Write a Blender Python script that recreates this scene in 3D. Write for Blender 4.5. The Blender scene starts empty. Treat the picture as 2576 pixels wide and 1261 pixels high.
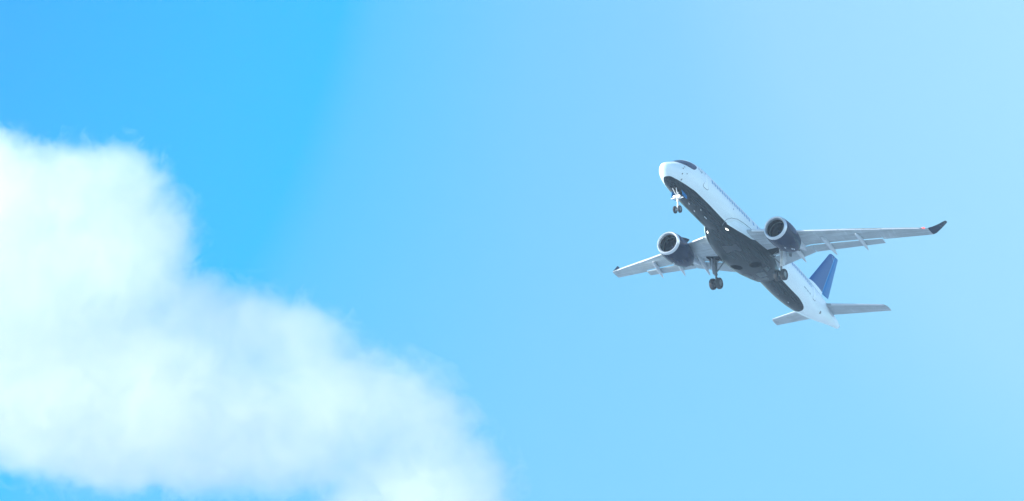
import bpy, bmesh, math, random
from mathutils import Vector, Matrix, Quaternion

S = bpy.context.scene
COL = S.collection

# ------------------------------------------------------------------ camera
PITCH = math.radians(20.0)
FPX = 11608.5 / 2880.0                       # focal length in frame widths
cam_d = bpy.data.cameras.new("camera")
cam_d.sensor_fit = 'HORIZONTAL'
cam_d.sensor_width = 36.0
cam_d.lens = 36.0 * FPX
cam_d.clip_start = 0.5
cam_d.clip_end = 40000.0
cam = bpy.data.objects.new("camera", cam_d)
COL.objects.link(cam)
CAM_POS = Vector((0, 0, 1.7))
cam.location = CAM_POS
cam.rotation_euler = (math.radians(90) + PITCH, 0, 0)
S.camera = cam
C_R = Vector((1, 0, 0))
C_U = Vector((0, -math.sin(PITCH), math.cos(PITCH)))
C_F = Vector((0, math.cos(PITCH), math.sin(PITCH)))

# ------------------------------------------------------------------ colour management, sampling
S.view_settings.view_transform = 'Standard'
S.view_settings.look = 'None'
S.view_settings.exposure = 0.75
S.view_settings.gamma = 1.0
S.view_settings.use_curve_mapping = False
cy = S.cycles
S.render.filter_size = 1.0
cy.use_denoising = True
cy.use_adaptive_sampling = True
cy.adaptive_threshold = 0.01
cy.max_bounces = 64
cy.diffuse_bounces = 3
cy.glossy_bounces = 3
cy.transmission_bounces = 3
cy.transparent_max_bounces = 64
cy.volume_bounces = 40
cy.volume_step_rate = 0.35
cy.volume_max_steps = 160

# ------------------------------------------------------------------ sun and sky
SUN_DIR = (C_R * -0.875 + C_U * 0.445 + C_F * -0.146).normalized()   # towards the sun
sun_elev = math.asin(SUN_DIR.z)
sun_d = bpy.data.lights.new("sun", 'SUN')
sun_d.energy = 5.0
sun_d.angle = math.radians(0.5)
sun_d.color = (1.0, 0.92, 0.87)
sun = bpy.data.objects.new("sun", sun_d)
COL.objects.link(sun)
sun.rotation_euler = SUN_DIR.to_track_quat('Z', 'Y').to_euler()
sun.location = (-300, -200, 400)

W = bpy.data.worlds.new("World")
S.world = W
W.use_nodes = True
wn, wl = W.node_tree.nodes, W.node_tree.links
for n in list(wn):
    wn.remove(n)
w_out = wn.new('ShaderNodeOutputWorld')
w_bg = wn.new('ShaderNodeBackground')
w_bg.inputs['Strength'].default_value = 0.15
sky = wn.new('ShaderNodeTexSky')
sky.sky_type = 'NISHITA'
sky.sun_disc = False
sky.sun_elevation = sun_elev
sky.sun_rotation = math.atan2(SUN_DIR.x, SUN_DIR.y)
sky.altitude = 200
sky.air_density = 1.0
sky.dust_density = 0.6
sky.ozone_density = 1.0
# added colour gradient, fitted across the view: deep blue at left, milky at right
tc = wn.new('ShaderNodeTexCoord')
def w_dot(v):
    n = wn.new('ShaderNodeVectorMath'); n.operation = 'DOT_PRODUCT'
    wl.new(tc.outputs['Generated'], n.inputs[0]); n.inputs[1].default_value = v
    return n.outputs['Value']
def w_math(op, a, b):
    n = wn.new('ShaderNodeMath'); n.operation = op
    for k, q in enumerate((a, b)):
        if isinstance(q, (int, float)): n.inputs[k].default_value = q
        else: wl.new(q, n.inputs[k])
    return n.outputs[0]
east = w_dot(C_R)                            # -0.124 .. 0.124 over the frame
high = w_dot(C_U)                            # -0.061 .. 0.061
gx = w_math('ADD', w_math('MULTIPLY', east, 1 / 0.248), 0.5)      # 0 .. 1 across the part of the sky in view
gy = w_math('ADD', w_math('MULTIPLY', high, -1 / 0.1215), 0.5)
g = w_math('ADD', w_math('MULTIPLY', gx, 52.0), w_math('MULTIPLY', gy, 18.0))
g = w_math('ADD', g, w_math('MULTIPLY', w_math('MULTIPLY', gx, gy), -36.0))
mr = wn.new('ShaderNodeMapRange')
mr.inputs['From Min'].default_value = -24.0
mr.inputs['From Max'].default_value = 76.0
wl.new(g, mr.inputs['Value'])
ramp = wn.new('ShaderNodeValToRGB')
wl.new(mr.outputs[0], ramp.inputs[0])
SKY_TINT_STOPS = [(0.0, (0.66, 0.95, 1.08)), (0.12, (0.66, 0.95, 1.08)), (0.165, (0.085, 0.74, 1.15)), (0.244, (0.085, 0.79, 1.16)),
              (0.372, (0.085, 0.925, 1.165)), (0.414, (0.075, 0.955, 1.17)), (0.432, (0.26, 1.01, 1.165)), (0.4488, (0.33, 1.035, 1.16)),
              (0.5064,
              (0.53, 1.085, 1.16)),
              (0.5768, (0.68, 1.13, 1.14)), (0.628, (0.9, 1.22, 1.12)), (0.7464, (1.09, 1.32, 1.11)), (0.82, (1.15, 1.36, 1.11)), (0.9, (1.0, 1.1, 1.05)), (1.0, (1.0, 1.05, 1.05))]
def set_sky_tint(stops):
    els = ramp.color_ramp.elements
    while len(els) > 1:
        els.remove(els[-1])
    els[0].position, els[0].color = stops[0][0], (*stops[0][1], 1)
    for p, c in stops[1:]:
        e = els.new(p); e.color = (*c, 1)
mul = wn.new('ShaderNodeMix'); mul.data_type = 'RGBA'; mul.blend_type = 'MULTIPLY'
mul.inputs[0].default_value = 1.0
wl.new(sky.outputs[0], mul.inputs[6]); wl.new(ramp.outputs[0], mul.inputs[7])
lift = wn.new('ShaderNodeMapRange')           # added factor cancelling the sky's own brightening towards the horizon
for k, q in (('From Min', -0.1), ('From Max', 0.1), ('To Min', 0.80), ('To Max', 1.20)):
    lift.inputs[k].default_value = q
wl.new(high, lift.inputs['Value'])
mul2 = wn.new('ShaderNodeVectorMath'); mul2.operation = 'SCALE'
wl.new(mul.outputs[2], mul2.inputs[0]); wl.new(lift.outputs[0], mul2.inputs['Scale'])
wl.new(mul2.outputs[0], w_bg.inputs['Color'])
wl.new(w_bg.outputs[0], w_out.inputs[0])
set_sky_tint(SKY_TINT_STOPS)

# ------------------------------------------------------------------ ground and air
def link(o, parent=None):
    COL.objects.link(o)
    if parent is not None:
        o.parent = parent
    return o

def build_ground():
    m = bpy.data.materials.new("ground_pale_concrete"); m.use_nodes = True
    n, l = m.node_tree.nodes, m.node_tree.links
    b = n["Principled BSDF"]; b.inputs['Roughness'].default_value = 0.95
    tc = n.new('ShaderNodeTexCoord')
    nz = n.new('ShaderNodeTexNoise'); nz.inputs['Scale'].default_value = 0.02; nz.inputs['Detail'].default_value = 8
    l.new(tc.outputs['Object'], nz.inputs['Vector'])
    r = n.new('ShaderNodeValToRGB')
    r.color_ramp.elements[0].position = 0.35; r.color_ramp.elements[0].color = (0.30, 0.36, 0.39, 1)
    r.color_ramp.elements[1].position = 0.65; r.color_ramp.elements[1].color = (0.38, 0.44, 0.47, 1)  # unseen ground; pale cool tone chosen to bounce light under the aircraft
    l.new(nz.outputs['Fac'], r.inputs[0]); l.new(r.outputs[0], b.inputs['Base Color'])
    bm = bmesh.new()
    bmesh.ops.create_grid(bm, x_segments=24, y_segments=24, size=4500)
    me = bpy.data.meshes.new("ground"); bm.to_mesh(me); bm.free(); me.materials.append(m)
    o = link(bpy.data.objects.new("ground", me)); o.location = (0, 1500, 0)
    o["kind"] = "structure"
build_ground()

HAZE_DENSITY = 0.000165
def build_haze():
    m = bpy.data.materials.new("haze"); m.use_nodes = True
    n, l = m.node_tree.nodes, m.node_tree.links
    n.clear()
    out = n.new('ShaderNodeOutputMaterial'); v = n.new('ShaderNodeVolumePrincipled')  # air volume added to lift the dark tones towards blue-grey
    v.inputs['Color'].default_value = (0.66, 0.84, 1.0, 1)
    v.inputs['Density'].default_value = HAZE_DENSITY
    v.inputs['Anisotropy'].default_value = 0.1
    l.new(v.outputs[0], out.inputs['Volume'])
    bm = bmesh.new()
    bmesh.ops.create_cube(bm, size=1.0)
    me = bpy.data.meshes.new("haze"); bm.to_mesh(me); bm.free(); me.materials.append(m)
    o = link(bpy.data.objects.new("haze", me))
    o.scale = (9200, 9200, 166); o.location = (0, 1500, 82)
    o["kind"] = "stuff"
build_haze()
# ------------------------------------------------------------------ the cloud
CLOUD_D = 2300.0
CLOUD_O = CAM_POS + C_F * CLOUD_D + C_R * -150 + C_U * -50
# billows of the cumulus: (image pixels across, image pixels down, radius in image pixels)
BILLOWS = [(-50,480,168),(-30,560,190),(120,530,165),(250,510,148),(325,488,106),(400,590,100),(290,690,185),(60,760,235),(480,830,150),(600,850,136),
           (690,855,116),(755,895,128),(870,1010,138),(960,1030,130),(1040,1070,132),(1085,1115,124),(1165,1220,118),(600,1050,175),
           (400,1000,220),(200,960,245),(0,930,230),(800,1060,165),(1000,1230,160),(1080,1310,175),(1225,1220,62),(930,1340,150),(-150,720,225),(-150,930,185),(-330,560,200),(-330,800,220),(-330,980,180),(-540,700,230),(-760,820,230),(300,1010,235),(120,985,226),(520,1060,190),(690,1090,165)]  # those far left are unseen, added to shade the cloud's sunlit end
def cloud_blobs():
    rnd = random.Random(5)
    k = CLOUD_D / (FPX * 2576.0)
    out = []
    for u, v, r in BILLOWS:
        x, y = (u - 1288) * k, (630.5 - v) * k
        # the bank stands askew: its eastern end is nearer, its crown leans away
        z = CLOUD_D - 0.04 * (x + 150) + 0.02 * (y + 50) + rnd.uniform(-0.15, 0.15) * r * k
        e = z / CLOUD_D
        out.append((CAM_POS + C_R * (x * e) + C_U * (y * e) + C_F * z - CLOUD_O, r * k * e))
    return [(Vector((p.dot(C_R), p.dot(C_F) / 0.75, p.dot(C_U))), r) for p, r in out]

def cloud_material(blobs):
    m = bpy.data.materials.new("cloud_vapour")
    m.use_nodes = True
    n, l = m.node_tree.nodes, m.node_tree.links
    n.clear()
    out = n.new('ShaderNodeOutputMaterial')
    vol = n.new('ShaderNodeVolumePrincipled')
    vol.inputs['Color'].default_value = (1.0, 1.0, 1.0, 1)
    vol.inputs['Anisotropy'].default_value = 0.45
    tc = n.new('ShaderNodeTexCoord')
    def mth(op, a, b=None, c=None):
        q = n.new('ShaderNodeMath'); q.operation = op
        for i, x in enumerate((a, b, c)):
            if x is None: continue
            if isinstance(x, (int, float)): q.inputs[i].default_value = x
            else: l.new(x, q.inputs[i])
        return q.outputs[0]
    f = None
    for c, r in blobs:
        d = n.new('ShaderNodeVectorMath'); d.operation = 'DISTANCE'
        l.new(tc.outputs['Object'], d.inputs[0]); d.inputs[1].default_value = c
        s = mth('SUBTRACT', r, d.outputs['Value'])
        f = s if f is None else mth('SMOOTH_MAX', f, s, 20.0)
    def noise(scale, rough, dist):
        nz = n.new('ShaderNodeTexNoise'); nz.noise_dimensions = '3D'
        nz.inputs['Scale'].default_value = scale
        nz.inputs['Detail'].default_value = 8.0
        nz.inputs['Roughness'].default_value = rough
        nz.inputs['Distortion'].default_value = dist
        l.new(tc.outputs['Object'], nz.inputs['Vector'])
        return nz.outputs['Fac']
    def ramp(x, lo, hi, top):
        mp = n.new('ShaderNodeMapRange'); mp.interpolation_type = 'SMOOTHSTEP'
        mp.inputs['From Min'].default_value = lo; mp.inputs['From Max'].default_value = hi
        mp.inputs['To Min'].default_value = 0.0; mp.inputs['To Max'].default_value = top
        l.new(x, mp.inputs['Value'])
        return mp.outputs[0]
    # a smooth dense body, and a ragged thin fringe of torn vapour round it
    body = mth('ADD', f, mth('MULTIPLY_ADD', noise(0.045, 0.58, 0.5), 34.0, -18.0))
    rags = mth('ADD', f, mth('MULTIPLY_ADD', noise(0.055, 0.66, 1.2), 80.0, -38.0))
    dens = mth('ADD', ramp(body, -2.0, 9.0, 0.030), ramp(rags, -1.0, 6.0, 0.012))
    l.new(dens, vol.inputs['Density'])
    l.new(vol.outputs[0], out.inputs['Volume'])
    return m

def build_cloud():
    blobs = cloud_blobs()
    bm = bmesh.new()
    for c, r in blobs:
        bmesh.ops.create_icosphere(bm, subdivisions=3, radius=r + 13.0, matrix=Matrix.Translation(c))
    me = bpy.data.meshes.new("cloud"); bm.to_mesh(me); bm.free()
    o = bpy.data.objects.new("cloud", me); link(o)
    o.location = CLOUD_O
    o.rotation_euler = (PITCH, 0, 0)
    o.scale = (1, 0.75, 1)
    md = o.modifiers.new("merge", 'REMESH'); md.mode = 'VOXEL'; md.voxel_size = 5.0
    dg = bpy.context.evaluated_depsgraph_get()
    me2 = bpy.data.meshes.new_from_object(o.evaluated_get(dg))
    o.modifiers.clear(); o.data = me2
    me2.name = "cloud"
    me2.materials.clear(); me2.materials.append(cloud_material(blobs))
    o["label"] = "large soft white cumulus cloud filling the lower left of the blue sky"
    o["category"] = "cloud"
    return o
build_cloud()
# ------------------------------------------------------------------ materials
def new_mat(name):
    m = bpy.data.materials.new(name); m.use_nodes = True
    return m, m.node_tree.nodes, m.node_tree.links, m.node_tree.nodes["Principled BSDF"]

def simple(name, col, rough=0.4, metal=0.0, spec=0.5, coat=0.0, vary=0.12, scale=(0.6, 3.0, 3.0)):
    m, n, l, b = new_mat(name)
    tc = n.new('ShaderNodeTexCoord'); mp = n.new('ShaderNodeMapping'); mp.inputs['Scale'].default_value = scale
    l.new(tc.outputs['Object'], mp.inputs[0])
    nz = n.new('ShaderNodeTexNoise'); nz.inputs['Scale'].default_value = 1.0; nz.inputs['Detail'].default_value = 5
    nz.inputs['Roughness'].default_value = 0.6
    l.new(mp.outputs[0], nz.inputs['Vector'])
    r = n.new('ShaderNodeMapRange'); r.inputs['From Min'].default_value = 0.3; r.inputs['From Max'].default_value = 0.7
    r.inputs['To Min'].default_value = 1.0 - vary; r.inputs['To Max'].default_value = 1.0 + vary * 0.6
    l.new(nz.outputs['Fac'], r.inputs['Value'])
    mx = n.new('ShaderNodeVectorMath'); mx.operation = 'SCALE'
    mx.inputs[0].default_value = col
    l.new(r.outputs[0], mx.inputs['Scale'])
    l.new(mx.outputs[0], b.inputs['Base Color'])
    b.inputs['Roughness'].default_value = rough
    b.inputs['Metallic'].default_value = metal
    b.inputs['Specular IOR Level'].default_value = spec
    b.inputs['Coat Weight'].default_value = coat
    b.inputs['Coat Roughness'].default_value = 0.12
    return m

WHITE = (0.75, 0.86, 0.90)
NAVY = (0.006, 0.016, 0.026)
M = {}
M['white'] = simple("white_paint", WHITE, 0.3, coat=0.25, vary=0.07)
M['navy'] = simple("dark_navy_paint", NAVY, 0.28, spec=0.45, vary=0.5, scale=(0.35, 5, 5))
M['nacelle'] = simple("nacelle_blue_paint", (0.001, 0.010, 0.040), 0.26, spec=0.14, coat=0.0, vary=0.5, scale=(0.5, 4, 4))
M['fin'] = simple("blue_tail_paint", (0.001, 0.085, 0.27), 0.4, spec=0.2, vary=0.10)
M['rudder'] = simple("lit_blue_paint", (0.001, 0.165, 0.43), 0.4, spec=0.2, vary=0.08)  # fin blue made brighter: the extra light on it is in the colour
M['slat'] = simple("white_leading_edge", (0.80, 0.82, 0.84), 0.3, vary=0.05)
M['metal'] = simple("brushed_metal", (0.60, 0.65, 0.70), 0.36, metal=0.65, vary=0.05)
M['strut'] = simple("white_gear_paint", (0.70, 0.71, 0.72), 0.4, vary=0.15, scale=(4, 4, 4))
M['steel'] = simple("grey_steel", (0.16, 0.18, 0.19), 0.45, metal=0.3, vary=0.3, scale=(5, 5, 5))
M['rubber'] = simple("tyre_rubber", (0.028, 0.03, 0.034), 0.75, vary=0.35, scale=(3, 3, 3))
M['hub'] = simple("wheel_hub", (0.22, 0.26, 0.28), 0.45, metal=0.4, vary=0.3, scale=(6, 6, 6))
M['panel'] = simple("grimy_navy_panel", (0.030, 0.050, 0.050), 0.4, vary=0.9, scale=(2.5, 5, 5))
M['black'] = simple("recess_shade_black", (0.004, 0.005, 0.006), 0.8, spec=0.1, vary=0.4)  # shade inside bays and ducts put into the colour
M['plug'] = simple("scorched_exhaust_metal", (0.035, 0.045, 0.048), 0.45, metal=0.4, vary=0.4, scale=(3, 3, 3))
M['fanblade'] = simple("fan_blade_metal", (0.03, 0.034, 0.038), 0.4, metal=0.3, vary=0.3)
M['liner'] = simple("intake_liner", (0.10, 0.135, 0.13), 0.5, vary=0.15)
M['seam'] = simple("door_seam", (0.16, 0.22, 0.27), 0.5, vary=0.1)
M['cabin'] = simple("cabin_glass_sky_tint", (0.004, 0.20, 0.44), 0.3, spec=0.4, vary=0.25, scale=(3, 3, 3))  # sky reflection painted into the glass as blue
M['cockpit'] = simple("cockpit_glass", (0.006, 0.018, 0.06), 0.12, spec=0.7, vary=0.4, scale=(1.5, 3, 3))
M['mark'] = simple("small_blue_marking", (0.03, 0.14, 0.25), 0.4, vary=0.2)
M['pale'] = simple("pale_blue_marking", (0.10, 0.42, 0.85), 0.4, vary=0.2)

def grey_wing(name, base):
    m, n, l, b = new_mat(name)
    tc = n.new('ShaderNodeTexCoord')
    def noise(scale, sc, det=5):
        mp = n.new('ShaderNodeMapping'); mp.inputs['Scale'].default_value = scale
        l.new(tc.outputs['Object'], mp.inputs[0])
        nz = n.new('ShaderNodeTexNoise'); nz.inputs['Scale'].default_value = sc; nz.inputs['Detail'].default_value = det
        l.new(mp.outputs[0], nz.inputs['Vector'])
        return nz.outputs['Fac']
    def rng(x, a, c, lo, hi):
        r = n.new('ShaderNodeMapRange'); r.inputs['From Min'].default_value = a; r.inputs['From Max'].default_value = c
        r.inputs['To Min'].default_value = lo; r.inputs['To Max'].default_value = hi
        l.new(x, r.inputs['Value']); return r.outputs[0]
    def mul(a, c):
        q = n.new('ShaderNodeMath'); q.operation = 'MULTIPLY'; l.new(a, q.inputs[0]); l.new(c, q.inputs[1]); return q.outputs[0]
    # spanwise streaks following the swept spars, and blotchy grime
    rot = n.new('ShaderNodeVectorRotate'); rot.rotation_type = 'Z_AXIS'
    sep = n.new('ShaderNodeSeparateXYZ'); l.new(tc.outputs['Object'], sep.inputs[0])
    ab = n.new('ShaderNodeMath'); ab.operation = 'ABSOLUTE'; l.new(sep.outputs['Y'], ab.inputs[0])
    sw = n.new('ShaderNodeMath'); sw.operation = 'MULTIPLY_ADD'; l.new(ab.outputs[0], sw.inputs[0]); sw.inputs[1].default_value = -0.40
    l.new(sep.outputs['X'], sw.inputs[2])
    cmb = n.new('ShaderNodeCombineXYZ'); l.new(sw.outputs[0], cmb.inputs[0]); l.new(sep.outputs['Y'], cmb.inputs[1])
    mp = n.new('ShaderNodeMapping'); mp.inputs['Scale'].default_value = (4.5, 0.22, 1)
    l.new(cmb.outputs[0], mp.inputs[0])
    nz = n.new('ShaderNodeTexNoise'); nz.inputs['Scale'].default_value = 1.0; nz.inputs['Detail'].default_value = 4
    l.new(mp.outputs[0], nz.inputs['Vector'])
    a = rng(nz.outputs['Fac'], 0.3, 0.7, 0.80, 1.12)
    c = rng(noise((1, 1, 1), 0.9), 0.3, 0.7, 0.86, 1.10)
    d = rng(noise((0.5, 3.5, 1), 1.0), 0.56, 0.72, 1.0, 1.20)
    # fine panel joints
    wv = n.new('ShaderNodeTexWave'); wv.wave_type = 'BANDS'; wv.bands_direction = 'X'; wv.inputs['Scale'].default_value = 0.52
    wv.inputs['Distortion'].default_value = 0.0
    l.new(cmb.outputs[0], wv.inputs['Vector'])
    e = rng(wv.outputs['Fac'], 0.0, 0.03, 0.80, 1.0)
    tot = mul(mul(mul(a, c), d), e)
    mx = n.new('ShaderNodeVectorMath'); mx.operation = 'SCALE'; mx.inputs[0].default_value = base
    l.new(tot, mx.inputs['Scale']); l.new(mx.outputs[0], b.inputs['Base Color'])
    b.inputs['Roughness'].default_value = 0.5
    return m
M['wing'] = grey_wing("grey_wing_paint", (0.38, 0.44, 0.47))
M['flap'] = simple("grey_flap_paint", (0.35, 0.41, 0.44), 0.5, vary=0.12, scale=(2.5, 0.6, 1))
M['canoe'] = simple("pale_grey_fairing_paint", (0.50, 0.55, 0.60), 0.4, vary=0.1)

def two_tone(name):
    """white above, dark navy below a painted boundary stored on the mesh (metres inside the navy area)"""
    m, n, l, b = new_mat(name)
    at = n.new('ShaderNodeAttribute'); at.attribute_name = "navy"
    st = n.new('ShaderNodeMapRange'); st.inputs['From Min'].default_value = -0.012; st.inputs['From Max'].default_value = 0.012
    l.new(at.outputs['Fac'], st.inputs['Value'])
    tc = n.new('ShaderNodeTexCoord')
    def noise(scale, det=5, rough=0.6):
        mp = n.new('ShaderNodeMapping'); mp.inputs['Scale'].default_value = scale
        l.new(tc.outputs['Object'], mp.inputs[0])
        nz = n.new('ShaderNodeTexNoise'); nz.inputs['Scale'].default_value = 1; nz.inputs['Detail'].default_value = det
        nz.inputs['Roughness'].default_value = rough
        l.new(mp.outputs[0], nz.inputs['Vector']); return nz.outputs['Fac']
    def col(fac, lo, hi, p0, p1):
        r = n.new('ShaderNodeValToRGB'); r.color_ramp.elements[0].position = p0; r.color_ramp.elements[1].position = p1
        r.color_ramp.elements[0].color = (*lo, 1); r.color_ramp.elements[1].color = (*hi, 1)
        l.new(fac, r.inputs[0]); return r.outputs[0]
    white = col(noise((0.25, 2.2, 2.2)), (0.71, 0.83, 0.87), (0.78, 0.90, 0.93), 0.3, 0.7)
    dark = col(noise((0.22, 7, 7), 6), (0.003, 0.007, 0.011), (0.016, 0.034, 0.038), 0.42, 0.74)
    # soot on the underside of the tail cone
    sep = n.new('ShaderNodeSeparateXYZ'); l.new(tc.outputs['Object'], sep.inputs[0])
    mx = n.new('ShaderNodeMix'); mx.data_type = 'RGBA'
    l.new(st.outputs[0], mx.inputs[0]); l.new(white, mx.inputs[6]); l.new(dark, mx.inputs[7])
    l.new(mx.outputs[2], b.inputs['Base Color'])
    b.inputs['Roughness'].default_value = 0.27
    b.inputs['Specular IOR Level'].default_value = 0.18
    return m
M['fuselage'] = two_tone("white_and_navy_paint")

def lamp_mat(name, col, s):
    m, n, l, b = new_mat(name)
    nz = n.new('ShaderNodeTexNoise'); nz.inputs['Scale'].default_value = 6
    r = n.new('ShaderNodeMapRange'); r.inputs['To Min'].default_value = s * 0.8; r.inputs['To Max'].default_value = s * 1.1
    l.new(nz.outputs['Fac'], r.inputs['Value']); l.new(r.outputs[0], b.inputs['Emission Strength'])
    b.inputs['Base Color'].default_value = (*col, 1); b.inputs['Emission Color'].default_value = (*col, 1)
    return m
M['lamp'] = lamp_mat("lit_landing_light", (1.0, 0.98, 0.88), 1.6)
M['redlamp'] = lamp_mat("red_navigation_light", (1.0, 0.10, 0.08), 1.2)

# ------------------------------------------------------------------ mesh helpers (x aft of the nose, y to port, z up, metres)
ZOFF = 4.2
def L(p):
    return Vector((p[0] - 19.0, -p[1], p[2] + ZOFF))

def finish(name, bm, mats, parent, smooth=True, angle=38, recalc=True):
    if recalc:
        bmesh.ops.recalc_face_normals(bm, faces=bm.faces)
    me = bpy.data.meshes.new(name)
    bm.to_mesh(me); bm.free()
    for k in (mats if isinstance(mats, (list, tuple)) else [mats]):
        me.materials.append(M[k])
    if smooth:
        me.shade_smooth()
        me.set_sharp_from_angle(angle=math.radians(angle))
    return link(bpy.data.objects.new(name, me), parent)

def loft(bm, rings, cap=True, closed=True, mat=0):
    vr = [[bm.verts.new(L(p)) for p in r] for r in rings]
    n = len(vr[0])
    for a, b in zip(vr, vr[1:]):
        for k in range(n if closed else n - 1):
            j = (k + 1) % n
            try:
                f = bm.faces.new((a[k], a[j], b[j], b[k])); f.material_index = mat
            except ValueError:
                pass
    if cap and closed:
        for r in (vr[0], vr[-1]):
            try:
                f = bm.faces.new(r); f.material_index = mat
            except ValueError:
                pass
    return vr

def frame(d):
    d = Vector(d).normalized()
    u = d.cross(Vector((0, 0, 1)))
    if u.length < 1e-3:
        u = d.cross(Vector((0, 1, 0)))
    u.normalize()
    return d, u, d.cross(u)

def tube(bm, pts, radii, n=12, cap=True, mat=0):
    pts = [Vector(p) for p in pts]
    if isinstance(radii, (int, float)):
        radii = [radii] * len(pts)
    rings = []
    for i, p in enumerate(pts):
        d = (pts[min(i + 1, len(pts) - 1)] - pts[max(i - 1, 0)])
        if d.length < 1e-6:
            d = pts[-1] - pts[0]
        _, u, v = frame(d)
        rings.append([p + (u * math.cos(t) + v * math.sin(t)) * radii[i] for t in (2 * math.pi * k / n for k in range(n))])
    loft(bm, rings, cap, mat=mat)

def lathe(bm, org, axis, prof, n=48, mat=0, cap=False):
    d, u, v = frame(axis)
    org = Vector(org)
    rings = [[org + d * a + (u * math.cos(t) + v * math.sin(t)) * max(r, 1e-4) for t in (2 * math.pi * k / n for k in range(n))] for a, r in prof]
    return loft(bm, rings, cap, mat=mat)

def box(bm, c, hx, hy, hz, rot=None, mat=0):
    vs = []
    for sx in (-1, 1):
        for sy in (-1, 1):
            for sz in (-1, 1):
                q = Vector((sx * hx, sy * hy, sz * hz))
                if rot is not None:
                    q = rot @ q
                vs.append(bm.verts.new(L(Vector(c) + q)))
    for f in ((0, 1, 3, 2), (4, 6, 7, 5), (0, 4, 5, 1), (2, 3, 7, 6), (0, 2, 6, 4), (1, 5, 7, 3)):
        bm.faces.new([vs[k] for k in f]).material_index = mat

def slab(bm, outline, thick):
    """a plate: closed outline of points, given thickness along thick (vector)"""
    t = Vector(thick) * 0.5
    a = [bm.verts.new(L(Vector(p) - t)) for p in outline]
    b = [bm.verts.new(L(Vector(p) + t)) for p in outline]
    bm.faces.new(a); bm.faces.new(b)
    n = len(a)
    for k in range(n):
        j = (k + 1) % n
        bm.faces.new((a[k], a[j], b[j], b[k]))

def pchip(X, Y, x):
    n = len(X)
    if x <= X[0]: return Y[0]
    if x >= X[-1]: return Y[-1]
    i = 0
    while i < n - 2 and x >= X[i + 1]: i += 1
    h = [X[k + 1] - X[k] for k in range(n - 1)]
    d = [(Y[k + 1] - Y[k]) / h[k] for k in range(n - 1)]
    def m(k):
        if k == 0: return d[0]
        if k == n - 1: return d[-1]
        if d[k - 1] * d[k] <= 0: return 0.0
        w1 = 2 * h[k] + h[k - 1]; w2 = h[k] + 2 * h[k - 1]
        return (w1 + w2) / (w1 / d[k - 1] + w2 / d[k])
    t = (x - X[i]) / h[i]
    return (2*t**3 - 3*t*t + 1) * Y[i] + (t**3 - 2*t*t + t) * h[i] * m(i) + (-2*t**3 + 3*t*t) * Y[i+1] + (t**3 - t*t) * h[i] * m(i + 1)
def table(T, root=False):
    X = [math.sqrt(p[0]) if root else p[0] for p in T]; Y = [p[1] for p in T]
    return lambda x: pchip(X, Y, math.sqrt(max(x, 0.0)) if root else x)

# fuselage outline: crown, keel and half width against distance from the nose
f_top = table([(0,-.78),(.08,-.59),(.3,-.43),(.8,-.13),(1.4,.20),(2.0,.60),(2.8,1.10),(3.6,1.43),(4.6,1.66),(6,1.78),(7.5,1.81),(29,1.81),(32,1.78),(34,1.69),(36,1.48),(37.5,1.2),(38.5,.95),(38.75,.86)], True)
f_bot = table([(0,-.78),(.08,-.98),(.3,-1.19),(.8,-1.47),(1.6,-1.75),(2.6,-1.93),(4,-2.0),(5.5,-2.01),(22,-2.02),(24,-2.06),(26,-2.10),(28,-2.05),(30,-1.86),(32,-1.49),(34,-1.0),(36,-.42),(37.5,.0),(38.6,.26),(38.75,.34)], True)
f_wid = table([(0,0),(.08,.22),(.3,.45),(.8,.78),(1.6,1.12),(2.6,1.39),(4,1.6),(5.5,1.72),(7,1.75),(24,1.75),(27,1.68),(29,1.5),(31,1.25),(33,.97),(35,.69),(37,.4),(38.6,.2),(38.75,.15)], True)
def fus(x, th, off=0.0):
    zt, zb, w = f_top(x), f_bot(x), f_wid(x)
    p = Vector((x, w * math.sin(th), (zt + zb) / 2 + (zt - zb) / 2 * math.cos(th)))
    if off:
        e = 1e-3
        def q(x, th):
            zt, zb, w = f_top(x), f_bot(x), f_wid(x)
            return Vector((x, w * math.sin(th), (zt + zb) / 2 + (zt - zb) / 2 * math.cos(th)))
        nrm = (q(x + e, th) - q(x - e, th)).cross(q(x, th + e) - q(x, th - e)).normalized()
        c = Vector((x, 0, (zt + zb) / 2))
        if nrm.dot(p - c) < 0:
            nrm = -nrm
        p = p + nrm * off
    return p
navy_half = table([(.95,0),(.97,.15),(1.05,.31),(1.43,.55),(1.93,.75),(2.56,.91),(3.3,1.03),(5,1.19),(7.4,1.22),(10.8,1.19),(14,1.2),(23.7,1.15),(26.3,1.12),(27.4,1.09),(28.1,1.02),(28.85,.90),(29.4,.77),(29.7,.64),(29.9,.48),(29.98,.25),(30.0,0)])

def surf_patch(bm, xc, thc, outline, off, rings=3):
    """a patch that follows the fuselage skin: outline in (metres aft, metres down the skin) about (xc, thc)"""
    r = (f_wid(xc) + (f_top(xc) - f_bot(xc)) / 2) / 2
    c = bm.verts.new(L(fus(xc, thc, off)))
    prev = None
    n = len(outline)
    for k in range(1, rings + 1):
        s = k / rings
        ring = [bm.verts.new(L(fus(xc + dx * s, thc + dz * s / r, off))) for dx, dz in outline]
        for i in range(n):
            j = (i + 1) % n
            if prev is None:
                bm.faces.new((c, ring[i], ring[j]))
            else:
                bm.faces.new((prev[i], prev[j], ring[j], ring[i]))
        prev = ring

def round_rect(hx, hz, r, n=5):
    out = []
    for cx, cz, a0 in ((hx - r, hz - r, 0), (-hx + r, hz - r, 90), (-hx + r, -hz + r, 180), (hx - r, -hz + r, 270)):
        for k in range(n + 1):
            a = math.radians(a0 + 90 * k / n)
            out.append((cx + r * math.cos(a), cz + r * math.sin(a)))
    return out

# ------------------------------------------------------------------ the airliner
plane = bpy.data.objects.new("airliner", None)
link(plane)
plane.empty_display_size = 4
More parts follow.
